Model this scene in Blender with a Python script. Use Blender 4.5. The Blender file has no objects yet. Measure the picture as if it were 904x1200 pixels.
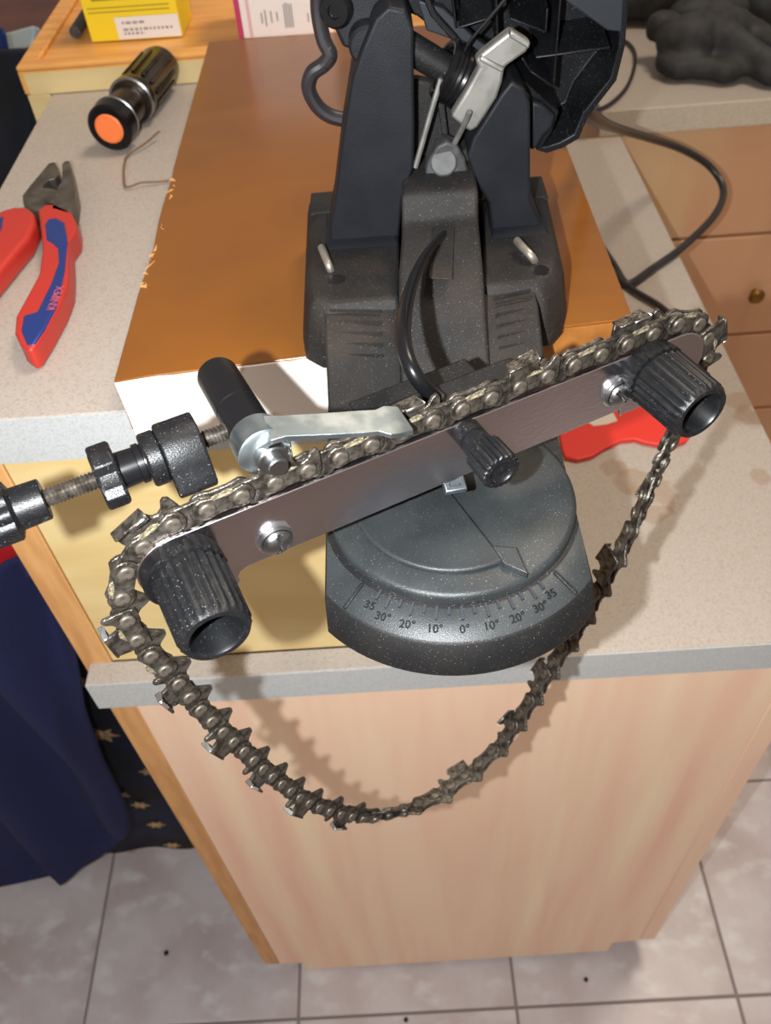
import bpy, bmesh, math, random
from mathutils import Vector, Matrix, Quaternion, noise
random.seed(7)
sc = bpy.context.scene
COL = sc.collection
# ---------------------------------------------------------------- camera
F = 997.0
CAM = Vector((0.0, -0.3, 1.206))
def _basis():
    n = Vector((80, 895, F)).normalized(); d = Vector((-50, -1107, F)).normalized()
    d = (d - n * d.dot(n)).normalized(); x = d.cross(-n)
    return Matrix((x, d, -n))
RW = _basis()                      # world = RW @ (right, down, forward)
cam = bpy.data.cameras.new('camera'); camo = bpy.data.objects.new('camera', cam); COL.objects.link(camo)
cam.sensor_fit = 'VERTICAL'; cam.sensor_height = 36.0; cam.sensor_width = 27.12
cam.lens = F / 1200 * 36; cam.clip_start = 0.01
cx, cy, cz = RW.col[0], -RW.col[1], -RW.col[2]
m4 = Matrix((cx, cy, cz)).transposed().to_4x4(); m4.translation = CAM
camo.matrix_world = m4
cam.dof.use_dof = True; cam.dof.focus_distance = 0.262; cam.dof.aperture_fstop = 24
sc.camera = camo
# ---------------------------------------------------------------- view, world, lights
sc.view_settings.view_transform = 'Standard'; sc.view_settings.look = 'None'
sc.view_settings.exposure = 0.0; sc.view_settings.gamma = 1.0
w = bpy.data.worlds.new('world'); sc.world = w; w.use_nodes = True
w.node_tree.nodes['Background'].inputs[0].default_value = (1.0, 0.84, 0.72, 1)
w.node_tree.nodes['Background'].inputs[1].default_value = 0.34
def area(name, loc, target, size, power, color, shape='DISK'):
    l = bpy.data.lights.new(name, 'AREA'); l.shape = shape; l.size = size; l.energy = power; l.color = color
    o = bpy.data.objects.new(name, l); COL.objects.link(o); o.location = loc
    o.rotation_euler = (Vector(target) - Vector(loc)).to_track_quat('-Z', 'Y').to_euler(); return o
FL = CAM + RW @ Vector((-0.036, 0.006, -0.003))
area('phone_flash', FL, FL + RW @ Vector((0.05, 0.0, 1)), 0.006, 3.7, (0.96, 1.0, 1.02))
area('ceiling_lamp', (0.6, 0.5, 2.5), (0.1, 0.1, 0.7), 0.5, 19, (1.0, 0.84, 0.66))
area('added_door_fill', (-0.5, -2.2, 1.9), (0.1, 0, 0.6), 0.9, 11, (1.0, 0.82, 0.66))  # unseen fill light added behind the camera to brighten the cabinet door
# ---------------------------------------------------------------- projection helpers (pixel of the photo -> point on a world plane)
def ray(px, py): return RW @ Vector(((px - 452) / F, (py - 600) / F, 1.0))
def onz(px, py, z): r = ray(px, py); return CAM + r * ((z - CAM.z) / r.z)
def ony(px, py, y): r = ray(px, py); return CAM + r * ((y - CAM.y) / r.y)
TH = math.radians(25)
U = Vector((math.cos(TH), math.sin(TH), 0)); NR = Vector((math.sin(TH), -math.cos(TH), 0)); ZZ = Vector((0, 0, 1))
P1 = CAM + ray(400, 530) * 0.236
def B(s, h, o=0.0):                # guide bar frame: along, up, towards the viewer (mm)
    return P1 + U * (s * .001) + ZZ * (h * .001) + NR * (o * .001)
# ---------------------------------------------------------------- materials
def mat(name, col, rough=.5, metal=0, noise_s=0, noise_c=None, fac=(.4, .6), bump=0, bump_s=200, coat=0, scale=(1, 1, 1), detail=4, dust=0, spec=.5, noise2=None):
    m = bpy.data.materials.new(name); m.use_nodes = True; nt = m.node_tree; N = nt.nodes; L = nt.links
    b = N['Principled BSDF']; b.inputs['Roughness'].default_value = rough; b.inputs['Metallic'].default_value = metal
    b.inputs['Base Color'].default_value = (*col, 1); b.inputs['Coat Weight'].default_value = coat; b.inputs['Coat Roughness'].default_value = .15
    b.inputs['Specular IOR Level'].default_value = spec
    tc = N.new('ShaderNodeTexCoord'); mp = N.new('ShaderNodeMapping'); mp.inputs['Scale'].default_value = scale
    L.new(tc.outputs['Object'], mp.inputs['Vector']); last = None
    if noise_c:
        nz = N.new('ShaderNodeTexNoise'); nz.inputs['Scale'].default_value = noise_s; nz.inputs['Detail'].default_value = detail
        L.new(mp.outputs[0], nz.inputs['Vector'])
        r = N.new('ShaderNodeMapRange'); r.inputs[1].default_value = fac[0]; r.inputs[2].default_value = fac[1]
        L.new(nz.outputs[0], r.inputs[0])
        mx = N.new('ShaderNodeMix'); mx.data_type = 'RGBA'; mx.inputs[6].default_value = (*col, 1); mx.inputs[7].default_value = (*noise_c, 1)
        L.new(r.outputs[0], mx.inputs[0]); last = mx.outputs[2]
    if noise2:
        (s2, c2, f2, sc2) = noise2
        mp2 = N.new('ShaderNodeMapping'); mp2.inputs['Scale'].default_value = sc2; L.new(tc.outputs['Object'], mp2.inputs['Vector'])
        nz = N.new('ShaderNodeTexNoise'); nz.inputs['Scale'].default_value = s2; nz.inputs['Detail'].default_value = 3
        L.new(mp2.outputs[0], nz.inputs['Vector'])
        r = N.new('ShaderNodeMapRange'); r.inputs[1].default_value = f2[0]; r.inputs[2].default_value = f2[1]
        L.new(nz.outputs[0], r.inputs[0])
        mx = N.new('ShaderNodeMix'); mx.data_type = 'RGBA'; mx.inputs[7].default_value = (*c2, 1)
        if last: L.new(last, mx.inputs[6])
        else: mx.inputs[6].default_value = (*col, 1)
        L.new(r.outputs[0], mx.inputs[0]); last = mx.outputs[2]
    if dust:
        vz = N.new('ShaderNodeTexNoise'); vz.inputs['Scale'].default_value = 2600; vz.inputs['Detail'].default_value = 0
        L.new(tc.outputs['Object'], vz.inputs['Vector'])
        r = N.new('ShaderNodeMapRange'); r.inputs[1].default_value = .76; r.inputs[2].default_value = .83; r.inputs[4].default_value = dust * .8
        L.new(vz.outputs[0], r.inputs[0])
        mx = N.new('ShaderNodeMix'); mx.data_type = 'RGBA'; mx.inputs[7].default_value = (.28, .26, .25, 1)
        if last: L.new(last, mx.inputs[6])
        else: mx.inputs[6].default_value = (*col, 1)
        L.new(r.outputs[0], mx.inputs[0]); last = mx.outputs[2]
    if last: L.new(last, b.inputs['Base Color'])
    if bump:
        nb = N.new('ShaderNodeTexNoise'); nb.inputs['Scale'].default_value = bump_s; nb.inputs['Detail'].default_value = 3
        L.new(mp.outputs[0], nb.inputs['Vector'])
        bp = N.new('ShaderNodeBump'); bp.inputs['Strength'].default_value = bump; bp.inputs['Distance'].default_value = .001
        L.new(nb.outputs[0], bp.inputs['Height']); L.new(bp.outputs[0], b.inputs['Normal'])
    return m
def srgb(r, g, b):
    f = lambda c: (c / 255 / 12.92) if c <= 10 else ((c / 255 + .055) / 1.055) ** 2.4
    return (f(r), f(g), f(b))
M = dict(
 plastic=mat('black_plastic', srgb(20, 21, 22), .48, noise_s=60, noise_c=srgb(27, 26, 26), bump=.2, bump_s=2500, dust=.5, spec=.25),
 disc=mat('disc_plastic', srgb(33, 36, 37), .42, noise_s=45, noise_c=srgb(42, 45, 46), bump=.15, bump_s=2500, dust=.6, spec=.35),
 dusty=mat('dusty_plastic', srgb(28, 27, 27), .6, noise_s=35, noise_c=srgb(46, 40, 36), fac=(.42, .72), bump=.3, bump_s=2200, dust=.7, spec=.25),
 column=mat('column_plastic', srgb(18, 20, 25), .5, noise_s=50, noise_c=srgb(23, 25, 30), bump=.2, bump_s=2600, spec=.25),
 deep=mat('shell_plastic', srgb(9, 10, 13), .45, noise_s=60, noise_c=srgb(15, 16, 19), dust=.8, spec=.25),
 edge=mat('worn_edge', srgb(34, 37, 42), .5, spec=.3),
 knob=mat('knob_plastic', srgb(15, 16, 18), .36, noise_s=300, noise_c=srgb(28, 26, 25), fac=(.5, .8), bump=.15, bump_s=2500, dust=.5, spec=.3),
 rubber=mat('black_rubber', srgb(14, 14, 16), .28, spec=.3),
 cord=mat('cord_rubber', srgb(36, 33, 36), .4),
 hole=mat('hollow_black', srgb(12, 13, 15), .35, dust=.25),
 steel=mat('guide_steel', srgb(214, 207, 214), .2, 1, noise_s=12, noise_c=srgb(222, 216, 222), scale=(1, 1, 3), bump=.03, bump_s=300, dust=.4),
 zinc=mat('zinc_plate', srgb(146, 158, 164), .4, 1, noise_s=120, noise_c=srgb(182, 192, 196)),
 bright=mat('bright_steel', srgb(215, 218, 220), .22, 1),
 bolt=mat('bolt_steel', srgb(150, 152, 154), .3, 1),
 lever=mat('lever_steel', srgb(128, 127, 122), .5, .7, noise_s=150, noise_c=srgb(146, 144, 139), dust=.4),
 thread=mat('thread_steel', srgb(112, 106, 100), .4, .8, noise_s=400, noise_c=srgb(76, 70, 64)),
 chain=mat('oily_chain', srgb(98, 92, 84), .4, .75, noise_s=350, noise_c=srgb(54, 49, 43), fac=(.4, .62), bump=.5, bump_s=900),
 rivet=mat('rivet_steel', srgb(112, 104, 94), .45, .7, noise_s=500, noise_c=srgb(78, 71, 62)),
 grime=mat('chain_grime', srgb(128, 118, 92), .8, .1, noise_s=900, noise_c=srgb(78, 70, 56), bump=.8, bump_s=1500),
 pin=mat('pin_steel', srgb(168, 160, 148), .4, .8),
 laminate=mat('beige_laminate', srgb(168, 159, 150), .45, noise_s=700, noise_c=srgb(154, 143, 133), fac=(.5, .68), detail=2, noise2=(1300, srgb(184, 179, 174), (.6, .72), (1, 1, 1))),
 lamstain=None,
 edging=mat('grey_laminate_edge', srgb(182, 185, 186), .45, noise_s=900, noise_c=srgb(166, 169, 169), fac=(.45, .7), detail=2),
 board=mat('varnished_board', srgb(124, 74, 20), .26, noise_s=9, noise_c=srgb(113, 67, 22), scale=(1, 1, 1), coat=.22, noise2=(9, srgb(132, 80, 24), (.5, .75), (.6, 2, 1))),
 paleedge=mat('pale_edge', srgb(206, 196, 176), .45, noise_s=500, noise_c=srgb(192, 182, 164)),
 chip=mat('raw_wood_chips', srgb(206, 152, 92), .8),
 white=mat('white_paint', srgb(236, 228, 220), .5, noise_s=70, noise_c=srgb(204, 184, 168), fac=(.58, .68), bump=.3, bump_s=150),
 brownpaint=mat('brown_front_paint', srgb(160, 104, 48), .4, noise_s=60, noise_c=srgb(140, 86, 38)),
 pine=mat('pale_pine', srgb(212, 190, 138), .5, noise_s=9, noise_c=srgb(204, 178, 122), scale=(1, 1, 4), detail=4),
 strip=mat('orange_beech', srgb(206, 156, 100), .5, noise_s=30, noise_c=srgb(190, 138, 84), scale=(4, 4, .5)),
 door=mat('beech_door', srgb(240, 212, 184), .45, noise_s=10, noise_c=srgb(234, 190, 166), fac=(.4, .62), scale=(1.8, 1, .14), detail=3, noise2=(13, srgb(242, 222, 190), (.48, .75), (1.5, 1, .10))),
 drawer=mat('drawer_beech', srgb(212, 176, 134), .5, noise_s=7, noise_c=srgb(204, 158, 120), scale=(1, 1, .4)),
 tray=mat('tray_wood', srgb(224, 164, 88), .45, noise_s=20, noise_c=srgb(208, 146, 76), scale=(.6, 4, 4)),
 tile=mat('pink_grey_tile', srgb(200, 196, 200), .35, noise_s=9, noise_c=srgb(178, 166, 168), fac=(.42, .68), detail=6, noise2=(22, srgb(210, 212, 216), (.52, .72), (1, 1.6, 1))),
 grout=mat('grout', srgb(142, 132, 128), .9),
 navy=mat('navy_terry', srgb(26, 34, 82), .95, noise_s=900, noise_c=srgb(22, 28, 70), bump=.8, bump_s=900),
 starcloth=mat('star_fabric', srgb(16, 26, 54), .8, noise_s=14, noise_c=srgb(10, 14, 24)),
 gold=mat('gold_print', srgb(206, 172, 118), .7, noise_s=120, noise_c=srgb(150, 124, 92)),
 red=mat('red_fabric', srgb(176, 12, 22), .8),
 darkcloth=mat('dark_navy_fabric', srgb(14, 20, 34), .9, noise_s=18, noise_c=srgb(8, 10, 18)),
 bluecloth=mat('blue_fabric', srgb(22, 50, 110), .8),
 palecloth=mat('pale_blue_plastic', srgb(170, 186, 192), .4),
 sideboard=mat('red_brown_wood', srgb(112, 66, 58), .5, noise_s=8, noise_c=srgb(90, 50, 44), scale=(1, 1, 5)),
 redplastic=mat('red_plastic', srgb(214, 50, 38), .38),
 cream=mat('cream_label', srgb(206, 198, 186), .6),
 plred=mat('grip_red', srgb(178, 46, 36), .42),
 plblue=mat('grip_blue', srgb(24, 48, 112), .38),
 plsteel=mat('grey_tool_steel', srgb(112, 106, 98), .4, .7, noise_s=90, noise_c=srgb(88, 82, 75)),
 torch=mat('torch_body', srgb(58, 46, 36), .25, .6, noise_s=90, noise_c=srgb(28, 24, 22)),
 orange=mat('orange_button', srgb(236, 120, 62), .5),
 yellow=mat('yellow_card', srgb(236, 206, 30), .5),
 label=mat('white_label', srgb(226, 220, 216), .5),
 ink=mat('grey_ink', srgb(150, 144, 142), .6),
 ink2=mat('dark_yellow_ink', srgb(150, 128, 30), .6),
 magenta=mat('magenta_print', srgb(178, 46, 92), .5),
 pinkpr=mat('pink_print', srgb(214, 170, 178), .5),
 glove=mat('black_glove', srgb(26, 27, 30), .7, noise_s=60, noise_c=srgb(40, 42, 44), bump=.8, bump_s=120),
 brass=mat('aged_brass', srgb(140, 104, 50), .35, 1),
 wire=mat('brown_wire', srgb(110, 86, 68), .6),
 greyplastic=mat('grey_marker', srgb(62, 63, 64), .6, noise_s=200, noise_c=srgb(48, 47, 46)),
 engr=mat('engraving_shade', srgb(18, 19, 20), .7, spec=.15),  # scale digits: shade of the engraving put into a darker colour
 pinkink=mat('pink_ink', srgb(190, 84, 96), .5),
)
def laminate_stained():
    m = M['laminate'].copy(); m.name = 'stained_laminate'; nt = m.node_tree; N = nt.nodes; L = nt.links
    b = N['Principled BSDF']; src = b.inputs['Base Color'].links[0].from_socket
    tc = next(n for n in N if n.type == 'TEX_COORD')
    last = src
    nz = N.new('ShaderNodeTexNoise'); nz.inputs['Scale'].default_value = 45; nz.inputs['Detail'].default_value = 5
    L.new(tc.outputs['Object'], nz.inputs['Vector'])
    for (px, py, rad, col) in STAINS:
        p = onz(px, py, .746) - Vector((.03, .3, .7165))
        vm = N.new('ShaderNodeVectorMath'); vm.operation = 'DISTANCE'; vm.inputs[1].default_value = p
        L.new(tc.outputs['Object'], vm.inputs[0])
        ad = N.new('ShaderNodeMath'); ad.operation = 'MULTIPLY_ADD'; ad.inputs[1].default_value = rad * 3.2; ad.inputs[2].default_value = -rad * 1.6
        L.new(nz.outputs[0], ad.inputs[0])
        a2 = N.new('ShaderNodeMath'); L.new(vm.outputs['Value'], a2.inputs[0]); L.new(ad.outputs[0], a2.inputs[1])
        r = N.new('ShaderNodeMapRange'); r.inputs[1].default_value = rad; r.inputs[2].default_value = rad * .8; r.inputs[4].default_value = .42
        L.new(a2.outputs[0], r.inputs[0])
        mx = N.new('ShaderNodeMix'); mx.data_type = 'RGBA'; mx.inputs[7].default_value = (*col, 1)
        L.new(last, mx.inputs[6]); L.new(r.outputs[0], mx.inputs[0]); last = mx.outputs[2]
    L.new(last, b.inputs['Base Color']); return m
RUST = srgb(140, 108, 74)
STAINS = [(858, 468, .016, RUST), (880, 490, .014, RUST), (745, 565, .014, RUST), (775, 580, .016, RUST), (720, 545, .010, RUST),
          (895, 560, .007, RUST), (770, 600, .013, RUST)]
M['lamstain'] = laminate_stained()
# ---------------------------------------------------------------- object helpers
def wloc(o):
    v = Vector((0, 0, 0))
    while o is not None: v += o.location; o = o.parent
    return v
def tag(o, label=None, cat=None, group=None, kind=None):
    if label: o['label'] = label
    if cat: o['category'] = cat
    if group: o['group'] = group
    if kind: o['kind'] = kind
    return o
def thing(name, label, cat, loc, group=None):
    o = bpy.data.objects.new(name, None); COL.objects.link(o); o.location = loc; o.empty_display_size = .02
    return tag(o, label, cat, group)
def mk(name, verts, faces, m, parent=None, smooth=30, bevel=0, seg=2, sub=0, mats=None, fm=None):
    me = bpy.data.meshes.new(name); base = wloc(parent)
    me.from_pydata([Vector(v) - base for v in verts], [], faces)
    bm = bmesh.new(); bm.from_mesh(me); bmesh.ops.recalc_face_normals(bm, faces=bm.faces); bm.to_mesh(me); bm.free()
    for mm in (mats or [m]): me.materials.append(M[mm] if isinstance(mm, str) else mm)
    if fm:
        for i, k in enumerate(fm): me.polygons[i].material_index = k
    if smooth:
        for p in me.polygons: p.use_smooth = True
        me.set_sharp_from_angle(angle=math.radians(smooth))
    o = bpy.data.objects.new(name, me); COL.objects.link(o)
    if parent: o.parent = parent
    if bevel:
        b = o.modifiers.new('bevel', 'BEVEL'); b.width = bevel; b.segments = seg; b.limit_method = 'ANGLE'; b.angle_limit = math.radians(35)
        b.harden_normals = False
    if sub:
        s = o.modifiers.new('sub', 'SUBSURF'); s.levels = sub; s.render_levels = sub
    return o
def boxv(x0, x1, y0, y1, z0, z1):
    v = [(x0, y0, z0), (x1, y0, z0), (x1, y1, z0), (x0, y1, z0), (x0, y0, z1), (x1, y0, z1), (x1, y1, z1), (x0, y1, z1)]
    f = [(0, 3, 2, 1), (4, 5, 6, 7), (0, 1, 5, 4), (1, 2, 6, 5), (2, 3, 7, 6), (3, 0, 4, 7)]
    return v, f
def box(name, x0, x1, y0, y1, z0, z1, m, parent=None, bevel=0, **k):
    v, f = boxv(x0, x1, y0, y1, z0, z1); return mk(name, v, f, m, parent, bevel=bevel, **k)
def prism(pts, vec):
    n = len(pts); vec = Vector(vec); v = [Vector(p) for p in pts] + [Vector(p) + vec for p in pts]
    f = [tuple(range(n)), tuple(range(2 * n - 1, n - 1, -1))] + [(i, (i + 1) % n, n + (i + 1) % n, n + i) for i in range(n)]
    return v, f
def pri(name, pts, vec, m, parent=None, **k):
    v, f = prism(pts, vec); return mk(name, v, f, m, parent, **k)
def loft(rings, caps=True):
    v = []; f = []; n = len(rings[0])
    for r in rings: v += [Vector(p) for p in r]
    for j in range(len(rings) - 1):
        for i in range(n):
            f.append((j * n + i, j * n + (i + 1) % n, (j + 1) * n + (i + 1) % n, (j + 1) * n + i))
    if caps: f += [tuple(range(n)), tuple(range(len(v) - 1, len(v) - n - 1, -1))]
    return v, f
def frame(d):
    d = Vector(d).normalized(); a = Vector((0, 0, 1)) if abs(d.z) < .9 else Vector((1, 0, 0))
    x = a.cross(d).normalized(); return x, d.cross(x)
def lathe(prof, org, axis, n=32, flute=None, caps=True, rot=0):
    # prof: (distance along axis, radius) in mm ; flute(t) -> amplitude for vertex ring
    a = Vector(axis).normalized(); x, y = frame(a); org = Vector(org); rings = []
    for k, pr in enumerate(prof):
        t, r = pr[0], pr[1]; amp = pr[2] if len(pr) > 2 else 0; ring = []
        for i in range(n):
            an = 2 * math.pi * i / n + rot
            rr = r + (amp * (abs(math.cos(flute * an / 2)) - .5) if amp else 0)
            ring.append(org + a * (t * .001) + (x * math.cos(an) + y * math.sin(an)) * (max(rr, .001) * .001))
        rings.append(ring)
    return loft(rings, caps)
def lat(name, prof, org, axis, m, parent=None, n=32, flute=None, **k):
    v, f = lathe(prof, org, axis, n, flute); return mk(name, v, f, m, parent, **k)
def catmull(P, n=8, closed=False):
    P = [Vector(p) for p in P]; out = []; N = len(P)
    rng = range(N) if closed else range(N - 1)
    for i in rng:
        if closed: a, b, c, d = P[(i - 1) % N], P[i], P[(i + 1) % N], P[(i + 2) % N]
        else: a, b, c, d = P[max(i - 1, 0)], P[i], P[i + 1], P[min(i + 2, N - 1)]
        for k in range(n):
            t = k / n
            out.append(.5 * ((2 * b) + (c - a) * t + (2 * a - 5 * b + 4 * c - d) * t * t + (3 * b - a - 3 * c + d) * t ** 3))
    if not closed: out.append(P[-1])
    return out
def tubev(P, r, n=10):
    rings = []; x = None
    for i, p in enumerate(P):
        d = (P[min(i + 1, len(P) - 1)] - P[max(i - 1, 0)]).normalized()
        if x is None: x, y = frame(d)
        else: x = (x - d * x.dot(d)).normalized(); y = d.cross(x)
        rr = r(i / (len(P) - 1)) if callable(r) else r
        rings.append([p + (x * math.cos(2 * math.pi * k / n) + y * math.sin(2 * math.pi * k / n)) * rr for k in range(n)])
    return loft(rings)
def tube(name, P, r, m, parent=None, n=10, cm=8, **k):
    if cm: P = catmull(P, cm)
    v, f = tubev([Vector(p) for p in P], r, n); return mk(name, v, f, m, parent, **k)
def text(name, s, size, loc, xdir, ydir, m, parent, ext=.0002, align='CENTER'):
    cu = bpy.data.curves.new(name, 'FONT'); cu.body = s; cu.size = size; cu.extrude = ext; cu.offset = .00006 if m == 'engr' else 0; cu.align_x = align; cu.align_y = 'CENTER'; cu.resolution_u = 3
    tmp = bpy.data.objects.new(name, cu); COL.objects.link(tmp)
    dg = bpy.context.evaluated_depsgraph_get(); dg.update()
    me = bpy.data.meshes.new_from_object(tmp.evaluated_get(dg)); bpy.data.objects.remove(tmp)
    X = Vector(xdir).normalized(); Z = X.cross(Vector(ydir)).normalized(); Y = Z.cross(X)
    mt = Matrix((X, Y, Z)).transposed().to_4x4(); mt.translation = Vector(loc) - wloc(parent)
    me.transform(mt); me.materials.clear(); me.materials.append(M[m])
    o = bpy.data.objects.new(name, me); COL.objects.link(o); o.parent = parent; return o
# ---------------------------------------------------------------- floor
fl = box('floor', -2.6, 2.6, -3.0, 3.6, -.02, -.003, 'grout'); tag(fl, kind='structure')
tp = .2725; proto = None
for i in range(-3, 5):
    for j in range(-2, 4):
        x0 = -.173 + i * tp; y0 = -.055 + j * tp
        if proto is None:
            v, f = boxv(-tp / 2 + .0016, tp / 2 - .0016, -tp / 2 + .0016, tp / 2 - .0016, -.0035, 0)
            proto = mk('tile', v, f, 'tile', None, bevel=.0012); t = proto
        else: t = proto.copy(); COL.objects.link(t)
        t.parent = fl; t.location = (x0 + tp / 2, y0 + tp / 2, 0)
for k, (px, py, s) in enumerate([(195, 1117, .0035), (687, 1148, .003), (476, 1195, .003)]):
    p = onz(px, py, 0)
    v, f = lathe([(0, s * 1000), (1.5, s * 900), (2.5, s * 400)], p, (0, 0, 1), 9)
    tag(mk('crumb', v, f, 'hole'), ['dark crumb alone on the left floor tile', 'dark crumb on the tile in front of the cabinet right half', 'dark crumb at the bottom edge below the cabinet'][k], 'crumb')
# ---------------------------------------------------------------- cabinet with two levels
cb = thing('cabinet', 'beech cabinet with peach door below and pale pine panel above the lower worktop', 'cabinet', (.03, .0, 0))
box('side_panel', -.2125, -.194, 0, .60, .035, .926, 'strip', cb, bevel=.0008)
box('side_panel', .256, .2735, 0, .60, .055, .7165, 'door', cb, bevel=.0008)
v, f = boxv(-.1935, .2555, 0, .016, .012, .716)
v[0] = (-.163, 0, .0); v[1] = (.215, 0, .0); v[3] = (-.163, .016, .0); v[2] = (.215, .016, .0)
pts = [(-.1935, -.0005, .716), (-.1935, -.0005, .036), (-.166, -.0005, .034), (-.163, -.0005, .002), (.222, -.0005, .016), (.224, -.0005, .05), (.2555, -.0005, .056), (.2555, -.0005, .716)]
pri('door', pts, (0, .016, 0), 'door', cb, bevel=.0006)
box('back_panel', -.194, .256, .59, .60, .05, .74, 'pine', cb)
box('upper_panel', -.1935, .050, .001, .017, .7465, .9255, 'pine', cb, bevel=.0005)
tag(box('side_panel', .050, .066, .001, .37, .7465, .9255, 'pine', cb), 'pale pine inner side panel')
lw = thing('worktop', 'speckled beige worktop with rust stains at the lower level', 'worktop', (.03, .3, .7165))
pri('slab', [(-.2080, -.0155, .7167), (.280, -.0155, .7167), (.280, .678, .7167), (.0668, .678, .7167), (.0668, .0005, .7167), (-.2080, .0005, .7167)], (0, 0, .0293), 'lamstain', lw, bevel=.0005)
pri('front_edging', [(-.2080, -.0162, .7170), (.280, -.0162, .7170), (.280, -.0155, .7170), (-.2080, -.0155, .7170)], (0, 0, .0285), 'edging', lw)
uw = thing('worktop', 'speckled beige worktop at the upper level under the pliers', 'worktop', (-.1, .3, .926))
pri('slab', [(-.2450, .0, .926), (.068, .0, .926), (.068, .62, .926), (-.245, .62, .926)], (0, 0, .028), 'laminate', uw, bevel=.0005)
pri('front_edging', [(-.245, -.0007, .9262), (.068, -.0007, .9262), (.068, 0, .9262), (-.245, 0, .9262)], (0, 0, .0272), 'edging', uw)
# back worktop and drawers
bw = thing('worktop', 'beige worktop with pale front edge under the black glove, at the back right', 'worktop', (.6, .9, .750))
box('slab', .255, 1.3, .680, 1.35, .7465, .7755, 'laminate', bw, bevel=.001)
box('front_edging', .255, 1.3, .6785, .680, .747, .775, 'paleedge', bw)
dc = thing('drawer_cabinet', 'beech drawer cabinet below the back worktop, round brass knobs', 'cabinet', (.7, .9, 0))
box('carcass', .285, 1.2, .704, 1.3, .03, .745, 'drawer', dc)
for k, (a, b_) in enumerate([(.6025, .744), (.4435, .5985), (.299, .4395), (.10, .295)]):
    d = box('drawer', .283, .712, .685, .703, a, b_, 'drawer', dc, bevel=.002)
    lat('knob', [(0, 4), (8, 4), (9, 9), (13, 11), (17, 8), (18, 0.5)], (.4965, .685, (a + b_) / 2 - .008), (0, -1, 0), 'brass', d, n=20)
# ---------------------------------------------------------------- varnished board
bd = thing('board', 'glossy orange brown board with chipped white painted front edge', 'board', (0, .17, .954))
f0 = onz(133.6, 447, .982); f1 = onz(743, 375, .982); b0 = onz(245.6, 46.5, .982)
FL_, FR_ = Vector((f0.x, f0.y, 0)), Vector((f1.x, f1.y, 0))
BLX, BY = b0.x, .3715
n = 26; left = []
for i in range(n + 1):
    t = i / n; e = 0
    if .12 < t < .5: e = .0014 * noise.noise(Vector((t * 40, 0, 3))) + (.0012 if .2 < t < .3 else 0)
    left.append(Vector((FL_.x + (BLX - FL_.x) * t + e, FL_.y + (BY - FL_.y) * t, .9545)))
frontpts = [FL_.lerp(FR_, i / 12) + Vector((0, .0010 + .0008 * noise.noise(Vector((i * 1.7, 9, 0))), .9545)) for i in range(12, -1, -1)]
outline = frontpts[:-1] + left + [Vector((FR_.x, BY, .9545))]
pri('panel', outline, (0, 0, .0278), 'board', bd, bevel=.0004)
wx = FL_.lerp(FR_, .60)
def fp(a, b_, z0, z1, o=0): return [Vector((a.x, a.y - o, z0)), Vector((b_.x, b_.y - o, z0)), Vector((b_.x, b_.y - o, z1)), Vector((a.x, a.y - o, z1))]
nn = 16; topw = [FL_.lerp(wx, i / nn) + Vector((0, 0, .9815 - .0005 * random.random())) for i in range(nn, -1, -1)]
pri('front_edge', [Vector((FL_.x + .001, FL_.y, .944)), Vector((wx.x, wx.y, .944))] + topw, (0, .0012, 0), 'white', bd)
tag(bd.children[-1], 'white painted left part of the front edge')
pri('front_edge', fp(wx, FR_, .944, .9812), (0, .0012, 0), 'brownpaint', bd)
tag(bd.children[-1], 'brown right part of the front edge')
for k in range(14):       # torn fibres on the left edge
    t = .14 + .32 * random.random(); c = Vector((FL_.x + (BLX - FL_.x) * t + .002, FL_.y + (BY - FL_.y) * t, .9824))
    a = [c + Vector(((random.random() - .5) * .005, (random.random() - .5) * .009, 0)) for _ in range(3)]
    pri('splinter', a, (0, 0, .0005), 'chip', bd)
pk = ony(187, 473, FL_.y + .002)
lat('nail_head', [(0, 2.2), (.6, 2.0), (.9, .5)], (pk.x, FL_.y + .003, pk.z), (0, -1, 0), 'chip', bd, n=12)
# ---------------------------------------------------------------- grinder
gr = thing('chain_grinder', 'black plastic saw chain grinder with ribbed motor head and angle scale disc', 'grinder', (.018, .02, .9825))
D0 = Vector((.0157, -.1045, 0)); XL, XR = -.0272, .0586
def ring(r, z, ins=0, n=40, back=-.01):
    hw = (XR - XL) / 2 - ins; cxm = (XL + XR) / 2; a = math.asin(min(1, hw / r)) if hw < r else math.pi / 2
    pts = [Vector((cxm - hw, back, z))]
    for i in range(n + 1):
        th = -a + 2 * a * i / n; pts.append(Vector((cxm + r * math.sin(th), D0.y - r * math.cos(th), z)))
    pts.append(Vector((cxm + hw, back, z))); return pts
v, f = loft([ring(.0573, .9745, back=-.0165), ring(.0576, .9758, back=-.0165), ring(.0541, .9862, back=-.0165), ring(.0532, .9872, .0006, back=-.0165), ring(.0435, .9908, .0012, back=-.0165)])
fm = [0] * len(f); nr_ = 43
for i in range(nr_): fm[3 * nr_ + i] = 1
neck = mk('scale_body', v, f, 'plastic', gr, smooth=32, mats=['plastic', 'disc'], fm=fm)
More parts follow.
